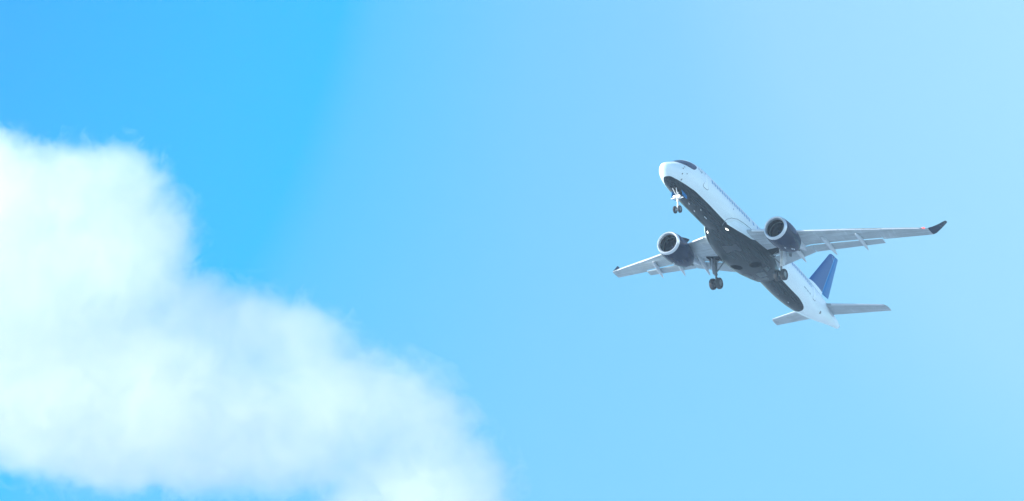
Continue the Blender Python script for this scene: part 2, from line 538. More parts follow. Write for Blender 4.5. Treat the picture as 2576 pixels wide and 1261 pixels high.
# attitude and place solved from the photograph: columns are aft, port, up seen along (right, up, away)
ATT = ((0.47457679, 0.87368619, 0.10700146), (-0.4317079, 0.12509581, 0.89329689), (0.76707572, -0.47013134, 0.43654479))
def cam_vec(c):
    return C_R * c[0] + C_U * c[1] + C_F * c[2]
AFT = cam_vec([ATT[k][0] for k in range(3)]); PORT = cam_vec([ATT[k][1] for k in range(3)]); UP = cam_vec([ATT[k][2] for k in range(3)])
DIST = 395.536
CENTRE = CAM_POS + C_R * (674.95188817 / 29.34885696) + C_U * (12.96882357 / 29.34885696) + C_F * DIST
R3 = Matrix((AFT, -PORT, UP)).transposed()
plane.matrix_world = Matrix.Translation(CENTRE - UP * ZOFF) @ R3.to_4x4()
plane["label"] = "white twin-engine passenger jet with dark belly, blue tail fin and wheels down"
plane["category"] = "airplane"

# fuselage
def build_fuselage():
    bm = bmesh.new()
    lay = bm.verts.layers.float.new("navy")
    xs = [0.0008] + [0.02 * k * k * 0.12 + 0.004 for k in range(1, 12)]
    x = xs[-1]
    while x < 38.75:
        x += 0.045 if x < 3.2 else (0.05 if 27.5 < x < 30.5 else 0.16)
        xs.append(min(x, 38.75))
    N = 144
    rings = []
    for x in xs:
        ring = []
        for k in range(N):
            p = fus(x, 2 * math.pi * k / N)
            v = bm.verts.new(L(p))
            zc = (f_top(x) + f_bot(x)) / 2
            if p.z > zc + 0.2:
                s = -1.0
            elif x < 0.95:
                s = -math.hypot(0.95 - x, p.y) 
            elif x > 30.0:
                s = -math.hypot(x - 30.0, p.y)
            else:
                s = min(navy_half(x) - abs(p.y), (x - 0.95) + 0.0 if x < 2 else 9, 30.0 - x)
            v[lay] = s
            ring.append(v)
        rings.append(ring)
    for a, b in zip(rings, rings[1:]):
        for k in range(N):
            j = (k + 1) % N
            bm.faces.new((a[k], b[k], b[j], a[j]))
    bm.faces.new(rings[0]); bm.faces.new(rings[-1])
    return finish("fuselage", bm, 'fuselage', plane, angle=60)
fuselage = build_fuselage()

# cockpit glazing: a dark mask wrapped over the nose
def build_windshield():
    low = [(0,1.42),(27,1.50),(43,1.72),(55,2.03),(68,2.58),(73.5,3.02),(74.8,3.25),(73.8,3.48),(70.5,3.68),(66,3.84)]
    upp = [(0,2.42),(13,2.48),(27,2.78),(36,3.25),(43,3.75),(47,3.98),(51,4.08),(56,4.08),(61,4.0),(66,3.86)]
    pairs = list(zip(low, upp))
    pairs = [((-a[0], a[1]), (-b[0], b[1])) for a, b in pairs[:0:-1]] + pairs
    # refine
    fine = []
    for (a, b), (c, d) in zip(pairs, pairs[1:]):
        for k in range(4):
            t = k / 4
            fine.append(((a[0]+(c[0]-a[0])*t, a[1]+(c[1]-a[1])*t), (b[0]+(d[0]-b[0])*t, b[1]+(d[1]-b[1])*t)))
    fine.append(pairs[-1])
    bm = bmesh.new()
    rings = []
    for a, b in fine:
        row = []
        for k in range(9):
            t = k / 8
            row.append(fus(a[1] + (b[1]-a[1]) * t, math.radians(a[0] + (b[0]-a[0]) * t), 0.014))
        rings.append(row)
    loft(bm, rings, False, False)
    return finish("windshield", bm, 'cockpit', plane, recalc=False)
build_windshield()

def build_windows():
    xs = [6.88 + k * 0.5285 for k in range(16)] + [15.75, 16.69] + [17.22 + 0.5285 * k for k in range(0, 24)]
    xs = [x for x in xs if x < 29.95]
    for x in xs:
        bm = bmesh.new()
        th = math.acos(max(-1, min(1, (0.565 - (f_top(x) + f_bot(x)) / 2) / ((f_top(x) - f_bot(x)) / 2))))
        surf_patch(bm, x, th, round_rect(0.145, 0.235, 0.12), 0.010)
        finish("cabin_window", bm, 'cabin', plane)
build_windows()

def build_door(xc, thdeg, hx, hz):
    bm = bmesh.new()
    surf_patch(bm, xc, math.radians(thdeg), round_rect(hx, hz, 0.16, 6), 0.012, 12)
    d = finish("cabin_door", bm, 'white', plane)
    bm = bmesh.new()
    surf_patch(bm, xc, math.radians(thdeg), round_rect(hx + 0.055, hz + 0.055, 0.20, 6), 0.005, 12)
    finish("door_seam", bm, 'seam', d)
    bm = bmesh.new()
    surf_patch(bm, xc, math.radians(thdeg) - 0.35, round_rect(0.09, 0.15, 0.07), 0.018, 2)
    finish("door_window", bm, 'cabin', d)
build_door(5.62, 78, 0.46, 0.93)
build_door(30.55, 76, 0.40, 0.80)
def build_hatch(xc, thdeg, hx, hz):
    bm = bmesh.new()
    surf_patch(bm, xc, math.radians(thdeg), round_rect(hx, hz, 0.1, 4), 0.010, 5)
    d = finish("emergency_exit", bm, 'white', plane)
    bm = bmesh.new()
    surf_patch(bm, xc, math.radians(thdeg), round_rect(hx + 0.025, hz + 0.025, 0.12, 4), 0.004, 5)
    finish("exit_seam", bm, 'seam', d)

# small openings and probes on the nose
for x, th, hx, hz, mat in ((1.82, 79.5, .07, .07, 'steel'), (1.83, 107.4, .07, .07, 'steel'), (2.11, 132, .06, .10, 'steel'),
                           (2.04, 71, .05, .06, 'steel'), (2.39, 100, .09, .04, 'seam')):
    bm = bmesh.new()
    surf_patch(bm, x, math.radians(th), round_rect(hx, hz, min(hx, hz) * 0.8, 3), 0.02, 1)
    surf = finish("air_data_probe", bm, mat, plane)
bm = bmesh.new()
surf_patch(bm, 33.09, math.radians(125.8), round_rect(0.17, 0.13, 0.02, 2), 0.012, 2)
finish("tail_vent", bm, 'steel', plane)
bm = bmesh.new()
surf_patch(bm, 11.3, math.radians(90), round_rect(0.05, 0.08, 0.04, 2), 0.012, 1)
finish("drain_port", bm, 'mark', plane)

# small lettering: rows of marks too fine to read
def lettering(bm, x0, z_th, groups, w, h, gap, step):
    x = x0
    for cnt in groups:
        for k in range(cnt):
            surf_patch(bm, x, math.radians(z_th), round_rect(w, h * (0.75 + 0.25 * ((k * 7) % 3 - 1)), 0.01, 1), 0.008, 1)
            x += step
        x += gap
for x0, cnt in ((27.5, 6), (28.32, 5), (29.03, 4)):
    bm = bmesh.new()
    lettering(bm, x0, 101.5, (cnt,), 0.040, 0.065, 0.13, 0.115)
    finish("lettering", bm, 'mark', plane)
bm = bmesh.new()
for x, th, hz in ((4.40, 60, .10), (4.56, 66, .07), (4.72, 69, .10), (4.85, 65, .08)):
    surf_patch(bm, x, math.radians(th), round_rect(0.055, hz, 0.015, 1), 0.012, 1)
finish("lettering", bm, 'mark', plane)

# ------------------------------------------------------------------ wing-body fairing
w_half = table([(10.9,.98),(11.6,1.36),(12.5,1.76),(14,2.16),(16,2.40),(18,2.45),(20,2.2),(21.3,1.78),(22.3,1.40)])
w_low = table([(10.9,-1.96),(11.6,-2.05),(12.5,-2.16),(14,-2.37),(16,-2.56),(18,-2.63),(20,-2.56),(21.3,-2.42),(22.3,-2.27)])
def fair(x, th, n=2.7):
    w, b, zc, up = w_half(x), w_low(x), -1.15, 0.75
    s, c = math.sin(th), math.cos(th)
    e = 2.0 / n
    return Vector((x, w * math.copysign(abs(s) ** e, s), zc + (up if c > 0 else zc - b) * math.copysign(abs(c) ** e, c)))
f_line = table([(10.9,-1.42),(11.5,-1.59),(12.8,-1.71),(14.4,-1.72),(16,-1.25),(17,-.9),(22.3,-.9)])
def build_fairing():
    bm = bmesh.new()
    lay = bm.verts.layers.float.new("navy")
    xs = [10.9 + (22.3 - 10.9) * k / 110 for k in range(111)]
    N = 120
    rings = []
    for x in xs:
        ring = []
        for k in range(N):
            p = fair(x, 2 * math.pi * (k + 0.5) / N)
            v = bm.verts.new(L(p)); v[lay] = f_line(x) - p.z
            ring.append(v)
        rings.append(ring)
    for a, b in zip(rings, rings[1:]):
        for k in range(N):
            j = (k + 1) % N
            bm.faces.new((a[k], b[k], b[j], a[j]))
    bm.faces.new(rings[0]); bm.faces.new(rings[-1])
    o = finish("belly_fairing", bm, ['fuselage', 'black'], plane, angle=50)
    # cut the two wheel bays out of it
    cb = bmesh.new()
    for s in (1, -1):
        d = [Vector((18.15 + 0.55 * math.cos(t), s * 1.0 + 0.62 * math.sin(t), -4.0)) for t in (2 * math.pi * k / 40 for k in range(40))]
        loft(cb, [d, [Vector((p.x, p.y, -1.95)) for p in d]], True)
    bmesh.ops.recalc_face_normals(cb, faces=cb.faces)
    cm = bpy.data.meshes.new("bay"); cb.to_mesh(cm); cb.free()
    for k in ('fuselage', 'black'): cm.materials.append(M[k])
    for p in cm.polygons: p.material_index = 1
    c = bpy.data.objects.new("bay", cm); COL.objects.link(c); c.parent = plane
    md = o.modifiers.new("cut", 'BOOLEAN'); md.operation = 'DIFFERENCE'; md.object = c; md.solver = 'EXACT'
    bpy.context.view_layer.update()
    dg = bpy.context.evaluated_depsgraph_get()
    me = bpy.data.meshes.new_from_object(o.evaluated_get(dg))
    o.modifiers.clear(); o.data = me
    bpy.data.objects.remove(c); bpy.data.meshes.remove(cm)
    return o
fairing = build_fairing()
def fair_patch(bm, xc, thc, outline, off, rings=2):
    def pt(dx, dz):
        x, th = xc + dx, thc + dz / 2.0
        p = fair(x, th); e = 1e-3
        nr = (fair(x + e, th) - fair(x - e, th)).cross(fair(x, th + e) - fair(x, th - e)).normalized()
        if nr.dot(p - Vector((x, 0, -1.1))) < 0: nr = -nr
        return p + nr * off
    c = bm.verts.new(L(pt(0, 0))); prev = None; n = len(outline)
    for k in range(1, rings + 1):
        s = k / rings
        ring = [bm.verts.new(L(pt(dx * s, dz * s))) for dx, dz in outline]
        for i in range(n):
            j = (i + 1) % n
            bm.faces.new((c, ring[i], ring[j]) if prev is None else (prev[i], prev[j], ring[j], ring[i]))
        prev = ring
bm = bmesh.new()
tube(bm, [fus(x, math.radians(t), 0.006) for x, t in ((11.69,180),(11.5,168),(11.24,158),(11.0,147),(10.86,137),(10.92,128),(11.42,116.3),(12.38,105.8),(13.73,99.4),(15.02,96.6),(15.9,95.8))], 0.026, 8)
finish("fairing_seam", bm, 'seam', fairing)
for s in (1, -1):
    bm = bmesh.new()
    fair_patch(bm, 11.72, s * math.radians(141), [(-.24,-.10),(-.18,.02),(-.05,.14),(.10,.16),(.24,.02),(.20,-.10),(.05,-.14),(-.12,-.15)], 0.02)
    finish("landing_light", bm, 'lamp', plane)
# grimy access panels at the rear of the fairing
for x, th, hx, hz in ((20.4, 168, .55, .35), (20.5, 196, .6, .3), (21.5, 176, .35, .5), (19.6, 146, .45, .2), (21.4, 205, .3, .25), (14.6, 176, .6, .5)):
    bm = bmesh.new()
    fair_patch(bm, x, math.radians(th), round_rect(hx, hz, 0.06, 2), 0.012, 3)
    finish("access_panel", bm, 'panel' if x > 16 else 'navy', fairing)

# ------------------------------------------------------------------ wings
def section(xl, xt, zl, zt, y, t, n=16, te=0.012, camber=0.0):
    """aerofoil ring at span y, from the trailing edge over the top, round the nose and back below"""
    c = xt - xl
    def th(u):
        return 5 * t * c * (0.2969 * math.sqrt(u) - 0.126 * u - 0.3516 * u * u + 0.2843 * u ** 3 - 0.1015 * u ** 4) + te * 0.5 * u
    up, lo = [], []
    for k in range(n + 1):
        u = 0.5 * (1 - math.cos(math.pi * k / n))
        x = xl + c * u; z = zl + (zt - zl) * u + camber * c * 4 * u * (1 - u)
        up.append(Vector((x, y, z + th(u)))); lo.append(Vector((x, y, z - th(u))))
    return up[::-1] + lo[1:]

W_LE = table([(1.2,13.15),(2,13.6),(4,14.7),(6,15.95),(8,17.27),(10,18.5),(12,19.65),(14,20.72),(16,21.75),(16.86,22.2)])
W_ZL = table([(1.2,-1.33),(2,-1.24),(4,-1.0),(6,-.68),(8,-.24),(10,.17),(12,.50),(14,.79),(16,1.02),(16.86,1.09)])
W_SL = table([(1.2,19.38),(2,19.3),(6.3,18.9),(12.6,21.32)])
def seg(T):
    def f(x):
        for (a, b), (c, d) in zip(T, T[1:]):
            if x <= c: return b + (d - b) * (x - a) / (c - a)
        return T[-1][1]
    return f
W_SL = seg([(1.2,19.38),(6.3,18.90),(12.6,21.32)])
W_ZS = seg([(1.2,-1.36),(2,-1.30),(6.3,-.76),(9,-.3),(12.6,.24)])
W_TE = seg([(12.6,21.66),(16.86,23.56)])
W_ZT = seg([(12.6,.25),(16.86,1.07)])
def wing_ring(y):
    t = 0.125 - 0.03 * (y - 1.2) / 15.7
    if y <= 12.6:
        return (W_LE(y), W_SL(y), W_ZL(y), W_ZS(y), t)
    return (W_LE(y), W_TE(y), W_ZL(y), W_ZT(y), t)

def build_wing(s):
    bm = bmesh.new()
    ys1 = [1.2, 2, 3, 4, 5, 6.3, 7, 8, 9, 10, 11, 12, 12.59]
    def ring(y, a): return section(a[0], a[1], a[2], a[3], s * y, a[4])
    loft(bm, [ring(y, wing_ring(y)) for y in ys1])
    ys2 = [12.601, 13.2, 14, 15, 16, 16.6, 16.86]
    loft(bm, [ring(y, wing_ring(y)) for y in ys2])
    w = finish("wing", bm, 'wing', plane, angle=30)
    # leading-edge slats
    for y0, y1 in ((2.55, 4.9), (6.05, 9.4), (9.46, 12.9), (12.96, 16.15)):
        bm = bmesh.new()
        rings = []
        for k in range(9):
            y = y0 + (y1 - y0) * k / 8
            a = wing_ring(y)
            c = (W_SL(y) if y <= 12.6 else W_TE(y)) - a[0]
            full = section(a[0] - 0.012, a[1], a[2], a[3], s * y, a[4] * 1.08, n=160)
            m = len(full) // 2
            lim_u, lim_l = 0.60, 0.16
            part = [p for i, p in enumerate(full) if (i <= m and p.x - a[0] < lim_u + 0.05) or (i > m and p.x - a[0] < lim_l)]
            # resample to a fixed count
            d = [0.0]
            for p, q in zip(part, part[1:]): d.append(d[-1] + (q - p).length)
            out = []
            for q in range(19):
                t = d[-1] * q / 18; i = 0
                while i < len(d) - 2 and d[i + 1] < t: i += 1
                f = (t - d[i]) / max(1e-9, d[i + 1] - d[i])
                out.append(part[i].lerp(part[i + 1], f))
            # drooped for landing: swung nose-down about its upper trailing edge
            pv = out[0]; ca, sa = math.cos(math.radians(22)), math.sin(math.radians(22))
            rings.append([Vector((pv.x + (p.x - pv.x) * ca + (p.z - pv.z) * sa, p.y, pv.z - (p.x - pv.x) * -sa + (p.z - pv.z) * ca)) + Vector((-0.06, 0, 0.155)) for p in out])
        loft(bm, rings, False, False)
        finish("slat", bm, 'slat', w)
    # flaps, dropped and slid aft so that a slot of sky shows ahead of them
    f_te = seg([(1.95,21.28),(6.4,20.2),(12.6,22.27)])
    f_tz = seg([(1.95,-1.52),(6.4,-.93),(12.6,.13)])
    for y0, y1 in ((1.95, 6.33), (6.40, 12.55)):
        bm = bmesh.new()
        rings = []
        for k in range(7):
            y = y0 + (y1 - y0) * k / 6
            xl = W_SL(y) + 0.105; zl = W_ZS(y) - 0.06
            rings.append(section(xl, f_te(y), zl, f_tz(y), s * y, 0.11, n=12))
        loft(bm, rings)
        finish("flap", bm, 'flap', w)
    # canoe fairings over the flap tracks
    for (x0, y0, z0), (x1, y1, z1), r in (((17.3, 4.92, -1.02), (20.72, 5.12, -1.67), 0.22), ((18.1, 7.78, -.62), (21.2, 8.1, -1.06), 0.21), ((19.2, 10.75, -.12), (22.02, 10.95, -.56), 0.19)):
        bm = bmesh.new()
        rings = []
        a, b = Vector((x0, s * y0, z0)), Vector((x1, s * y1, z1))
        for k in range(25):
            u = k / 24
            e = (math.sin(math.pi * min(1, u * 0.98 + 0.02) ** 0.85) ** 0.62) if u < 1 else 0
            e = max(e, 0.02)
            c = a.lerp(b, u) + Vector((0, 0, 0.10 * math.sin(math.pi * u)))
            rings.append([c + Vector((0, r * 0.72 * e * math.cos(t), r * 1.35 * e * math.sin(t))) for t in (2 * math.pi * q / 20 for q in range(20))])
        loft(bm, rings)
        finish("flap_fairing", bm, 'canoe', w)
    # winglet
    bm = bmesh.new()
    st = [((22.2, 23.56), (1.09, 1.07), 16.86, .10), ((22.62, 23.85), (1.38, 1.36), 17.06, .095), ((23.3, 24.25), (1.92, 1.95), 17.29, .09), ((24.22, 24.76), (2.74, 2.78), 17.58, .08), ((24.42, 24.80), (2.85, 2.88), 17.61, .05)]
    loft(bm, [section(xx[0], xx[1], zz[0], zz[1], s * y, t, n=12) for xx, zz, y, t in st])
    finish("winglet", bm, 'nacelle', w)
    if s > 0:
        bm = bmesh.new()
        rings = []
        for k in range(9):
            u = k / 8; e = max(0.05, math.sin(math.pi * u) ** 0.6)
            y = 16.32 + 0.30 * u
            c = Vector((W_LE(y) + 0.02, s * y, W_ZL(y) - 0.015))
            rings.append([c + Vector((0.085 * e * math.cos(t), 0, 0.075 * e * math.sin(t))) for t in (2 * math.pi * q / 14 for q in range(14))])
        loft(bm, rings)
        finish("navigation_light", bm, 'redlamp', w)
    # dark patch laid on the lower skin for the shade of the open wheel bay
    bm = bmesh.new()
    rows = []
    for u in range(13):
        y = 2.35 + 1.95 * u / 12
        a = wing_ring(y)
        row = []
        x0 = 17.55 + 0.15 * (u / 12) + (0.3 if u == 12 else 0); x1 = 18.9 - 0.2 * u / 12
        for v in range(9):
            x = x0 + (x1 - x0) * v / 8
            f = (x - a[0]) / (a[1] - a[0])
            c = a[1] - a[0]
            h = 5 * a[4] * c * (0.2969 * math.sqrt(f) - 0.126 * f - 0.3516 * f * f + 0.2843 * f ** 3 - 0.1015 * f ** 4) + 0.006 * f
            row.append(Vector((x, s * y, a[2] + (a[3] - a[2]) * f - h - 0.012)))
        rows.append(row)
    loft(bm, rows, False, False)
    finish("wheel_bay_shade", bm, 'black', w)
    return w
wing_p = build_wing(1)
wing_s = build_wing(-1)

# ------------------------------------------------------------------ engines
def build_engine(s):
    org = Vector((12.44, s * 5.63, -1.99))
    ax = Vector((5.69, s * 0.02, 0.22)).normalized()
    bm = bmesh.new()
    lathe(bm, org, ax, [(.30,1.185),(.55,1.235),(.9,1.27),(1.4,1.293),(1.9,1.285),(2.4,1.245),(2.9,1.175),(3.4,1.075),(3.75,.985),(3.95,.93),(3.95,.905),(3.6,.93),(3.0,.96)], 72)
    e = finish("engine", bm, 'nacelle', plane, angle=40)
    bm = bmesh.new()
    lathe(bm, org, ax, [(.30,1.187),(.18,1.165),(.09,1.135),(.03,1.095),(0,1.052),(.015,1.008),(.06,.972),(.13,.943),(.24,.918),(.34,.905)], 72)
    finish("intake_lip", bm, 'metal', e)
    bm = bmesh.new()
    lathe(bm, org, ax, [(.34,.904),(.7,.91),(1.1,.925),(1.75,.93)], 64)
    finish("intake_duct", bm, 'black', e)
    bm = bmesh.new()
    lathe(bm, org, ax, [(.86,.912),(.87,.895),(1.04,.90),(1.05,.922)], 64)
    finish("intake_ring", bm, 'liner', e)
    # fan
    bm = bmesh.new()
    d, u, v = frame(ax)
    for k in range(20):
        a0 = 2 * math.pi * k / 20
        rings = []
        for q in range(5):
            r = 0.26 + (0.915 - 0.26) * q / 4
            tw = math.radians(28 + 34 * q / 4)
            w = 0.14 + 0.03 * q
            rad = u * math.cos(a0) + v * math.sin(a0); tan = -u * math.sin(a0) + v * math.cos(a0)
            c = org + d * 1.48 + rad * r
            ch = d * math.cos(tw) + tan * math.sin(tw)
            nr = d * math.sin(tw) - tan * math.cos(tw)
            rings.append([c - ch * w, c + nr * 0.012, c + ch * w, c - nr * 0.012])
        loft(bm, rings)
    finish("fan", bm, 'fanblade', e)
    bm = bmesh.new()
    lathe(bm, org, ax, [(1.66,.93),(1.665,.2)], 48)
    finish("fan_hub", bm, 'black', e)
    bm = bmesh.new()
    lathe(bm, org, ax, [(1.02,.002),(1.04,.05),(1.10,.11),(1.22,.19),(1.38,.26),(1.60,.30)], 40)
    finish("spinner", bm, 'cockpit', e)
    bm = bmesh.new()
    lathe(bm, org, ax, [(3.1,.80),(3.6,.79),(4.0,.72),(4.4,.60),(4.72,.48),(4.72,.45),(4.3,.48)], 48)
    finish("core_nozzle", bm, 'plug', e)
    bm = bmesh.new()
    lathe(bm, org, ax, [(4.2,.34),(4.6,.33),(4.9,.27),(5.3,.14),(5.62,.04),(5.70,.002)], 36)
    finish("exhaust_cone", bm, 'plug', e)
    bm = bmesh.new()
    lathe(bm, org, ax, [(3.3,.93),(3.35,.78)], 48)
    finish("fan_duct", bm, 'black', e)
    # pylon
    side = [((13.5,-.80),(13.5,-.86),.03),((14.3,-.62),(14.3,-.88),.16),((15.2,-.52),(15.2,-.95),.22),((16.2,-.50),(16.2,-1.28),.24),((17.1,-.52),(17.1,-1.62),.24),((17.9,-.58),(17.9,-1.55),.23),((18.7,-.68),(18.7,-1.33),.17),((19.5,-.86),(19.5,-1.10),.04)]
    bm = bmesh.new()
    rings = []
    for (xa, za), (xb, zb), w in side:
        yc = s * 5.64
        hz = (za - zb) / 2; zc = (za + zb) / 2
        rings.append([Vector((xa, yc + w * math.copysign(abs(math.cos(t)) ** 0.55, math.cos(t)), zc + hz * math.copysign(abs(math.sin(t)) ** 0.55, math.sin(t)))) for t in (2 * math.pi * q / 20 for q in range(20))])
    loft(bm, rings)
    finish("pylon", bm, 'canoe', e)
    # strake on the inboard shoulder
    bm = bmesh.new()
    ang = math.radians(48)
    rad = Vector((0, -s * math.cos(ang), math.sin(ang)))
    def q(d_, r_): return org + ax * d_ + rad * r_
    slab(bm, [q(1.15, 1.27), q(1.9, 1.52), q(2.35, 1.62), q(2.42, 1.50), q(2.40, 1.2)], ax.cross(rad) * 0.04)
    finish("strake", bm, 'nacelle', e, smooth=False)
    # latch panels and drains under the cowl
    for dd, a, w in ((2.9, -62, .05), (3.25, -58, .04), (2.1, -80, .03)):
        bm = bmesh.new()
        r_ = {2.9: 1.178, 3.25: 1.11, 2.1: 1.275}[dd]
        a = math.radians(a)
        rv = Vector((0, s * math.cos(a), math.sin(a)))
        box(bm, org + ax * dd + rv * r_, 0.13, 0.03, w)
        finish("cowl_latch", bm, 'canoe', e)
    return e
build_engine(1)
build_engine(-1)

# ------------------------------------------------------------------ tail
def fin_ring(xl, xt, z, t, n=14):
    c = xt - xl
    def th(u): return 5 * t * c * (0.2969 * math.sqrt(u) - 0.126 * u - 0.3516 * u * u + 0.2843 * u ** 3 - 0.1015 * u ** 4) + 0.006 * u
    a, b = [], []
    for k in range(n + 1):
        u = 0.5 * (1 - math.cos(math.pi * k / n))
        a.append(Vector((xl + c * u, th(u), z))); b.append(Vector((xl + c * u, -th(u), z)))
    return a[::-1] + b[1:]
fin_le = seg([(1.2,29.9),(2.0,31.0),(2.5,31.6),(6.95,35.42),(7.18,35.66),(7.32,35.95),(7.37,36.3)])
fin_te = seg([(1.2,35.7),(2.4,36.12),(7.5,37.6)])
fin_hg = seg([(1.2,34.3),(2.5,34.72),(7.05,36.74),(7.5,36.94)])
def build_fin():
    bm = bmesh.new()
    loft(bm, [fin_ring(fin_le(z), fin_hg(z) - 0.03, z, 0.11) for z in (1.2, 1.7, 2.1, 2.44)])
    root = finish("fin_root", bm, 'white', plane)
    bm = bmesh.new()
    loft(bm, [fin_ring(fin_le(z), fin_hg(z) - 0.03, z, 0.11 if z < 7 else 0.10) for z in (2.45, 3.2, 4, 5, 6, 6.6, 6.95, 7.18, 7.32)])
    fin = finish("tail_fin", bm, 'fin', plane)
    bm = bmesh.new()
    loft(bm, [fin_ring(fin_hg(z) + 0.02, fin_te(z), z, 0.12 if z < 4 else 0.13, n=10) for z in (2.36, 3.2, 4, 5, 6, 6.8, 7.1, 7.28)]
         + [fin_ring(fin_hg(7.4) + 0.05, fin_te(7.5) - 0.02, 7.40, 0.05, n=10)])
    finish("rudder", bm, 'rudder', fin)
    bm = bmesh.new()
    loft(bm, [fin_ring(fin_le(7.30) + 0.06, fin_hg(7.3) + 0.0, 7.323, 0.08, n=8), fin_ring(36.5, fin_hg(7.4), 7.40, 0.05, n=8)])
    finish("fin_cap", bm, 'fin', fin)
    for x, z, hx, hz in ((36.05, 7.02, .07, .05), (36.22, 6.86, .10, .07), (36.36, 6.70, .07, .06)):
        bm = bmesh.new()
        c = bm.verts.new(L((x, 0.125, z)))
        vs = [bm.verts.new(L((x + hx * math.cos(t), 0.124, z + hz * math.sin(t)))) for t in (2 * math.pi * k / 10 for k in range(10))]
        for k in range(10): bm.faces.new((c, vs[k], vs[(k + 1) % 10]))
        finish("lettering", bm, 'pale', fin)
build_fin()

s_le = seg([(0.3,34.15),(6.0,36.22),(6.2,36.36)])
s_te = seg([(0.3,36.80),(6.2,37.72)])
def build_stab(s):
    bm = bmesh.new()
    rings = []
    for y in (0.3, 0.9, 2, 3, 4, 5, 5.7, 6.0):
        rings.append(section(s_le(y), s_te(y), 0.93 + 0.02 * y, 0.92 + 0.022 * y, s * y, 0.10, n=14))
    rings.append(section(36.45, 37.73, 1.055, 1.06, s * 6.17, 0.06, n=14))
    rings.append(section(36.75, 37.74, 1.065, 1.065, s * 6.26, 0.03, n=14))
    loft(bm, rings)
    h = finish("tailplane", bm, 'wing', plane)
    bm = bmesh.new()
    rings = []
    for k in range(9):
        y = 1.15 + (6.05 - 1.15) * k / 8
        full = section(s_le(y) - 0.01, s_te(y), 0.93 + 0.02 * y, 0.92 + 0.022 * y, s * y, 0.108, n=30)
        m = 30
        rings.append(full[m - 6:m + 7])
    loft(bm, rings, False, False)
    finish("leading_edge", bm, 'metal', h)
    bm = bmesh.new()
    fr = [(33.7, 1.55), (34.2, 0.72), (35.2, 0.45), (36.4, 0.52), (37.1, 0.80), (36.6, 1.15), (35.2, 1.5)]
    def skin(x, z, d):
        zt, zb, w = f_top(x), f_bot(x), f_wid(x)
        c = (z - (zt + zb) / 2) / ((zt - zb) / 2)
        return fus(x, s * math.acos(max(-.98, min(.98, c))), d)
    inner = [skin(x, z, -0.02) for x, z in fr]; outer = [skin(x, z, 0.035) for x, z in fr]
    loft(bm, [inner, outer])
    finish("root_seal_plate", bm, 'canoe', h, smooth=False)
    return h
build_stab(1); build_stab(-1)

bm = bmesh.new()
lathe(bm, (38.55, 0, .60), Vector((1, 0, .05)), [(-.3,.24),(.18,.235),(.22,.215),(.20,.18),(-.1,.16)], 28)
apu = finish("exhaust_outlet", bm, 'metal', plane)
bm = bmesh.new()
lathe(bm, (38.55, 0, .60), Vector((1, 0, .05)), [(.0,.175),(.01,.005)], 24)
finish("exhaust_bore", bm, 'black', apu)

# ------------------------------------------------------------------ landing gear
def wheel(parent, c, R, w, out):
    """one wheel about the spanwise axis"""
    bm = bmesh.new()
    h = w / 2
    lathe(bm, c, Vector((0, 1, 0)), [(-h*.72,R*.56),(-h*.95,R*.62),(-h,R*.75),(-h*.93,R*.88),(-h*.70,R*.965),(-h*.35,R),(-h*.3,R*.985),(-h*.25,R),(h*.25,R),(h*.3,R*.985),(h*.35,R),(h*.70,R*.965),(h*.93,R*.88),(h,R*.75),(h*.95,R*.62),(h*.72,R*.56)], 44)
    lathe(bm, c, Vector((0, 1, 0)), [(-h*.5,.02),(-h*.55,R*.22),(-h*.42,R*.3),(-h*.5,R*.5),(-h*.74,R*.56)], 32, mat=1)
    lathe(bm, c, Vector((0, 1, 0)), [(h*.5,.02),(h*.55,R*.22),(h*.42,R*.3),(h*.5,R*.5),(h*.74,R*.56)], 32, mat=1)
    for k in range(8):
        a = 2 * math.pi * k / 8
        for q in (-1, 1):
            p = Vector(c) + Vector((R*.40*math.cos(a), q*h*.46, R*.40*math.sin(a)))
            tube(bm, [p, p + Vector((0, q*h*.10, 0))], R*.045, 8, mat=1)
    return finish("wheel", bm, ['rubber', 'hub'], parent, angle=40)

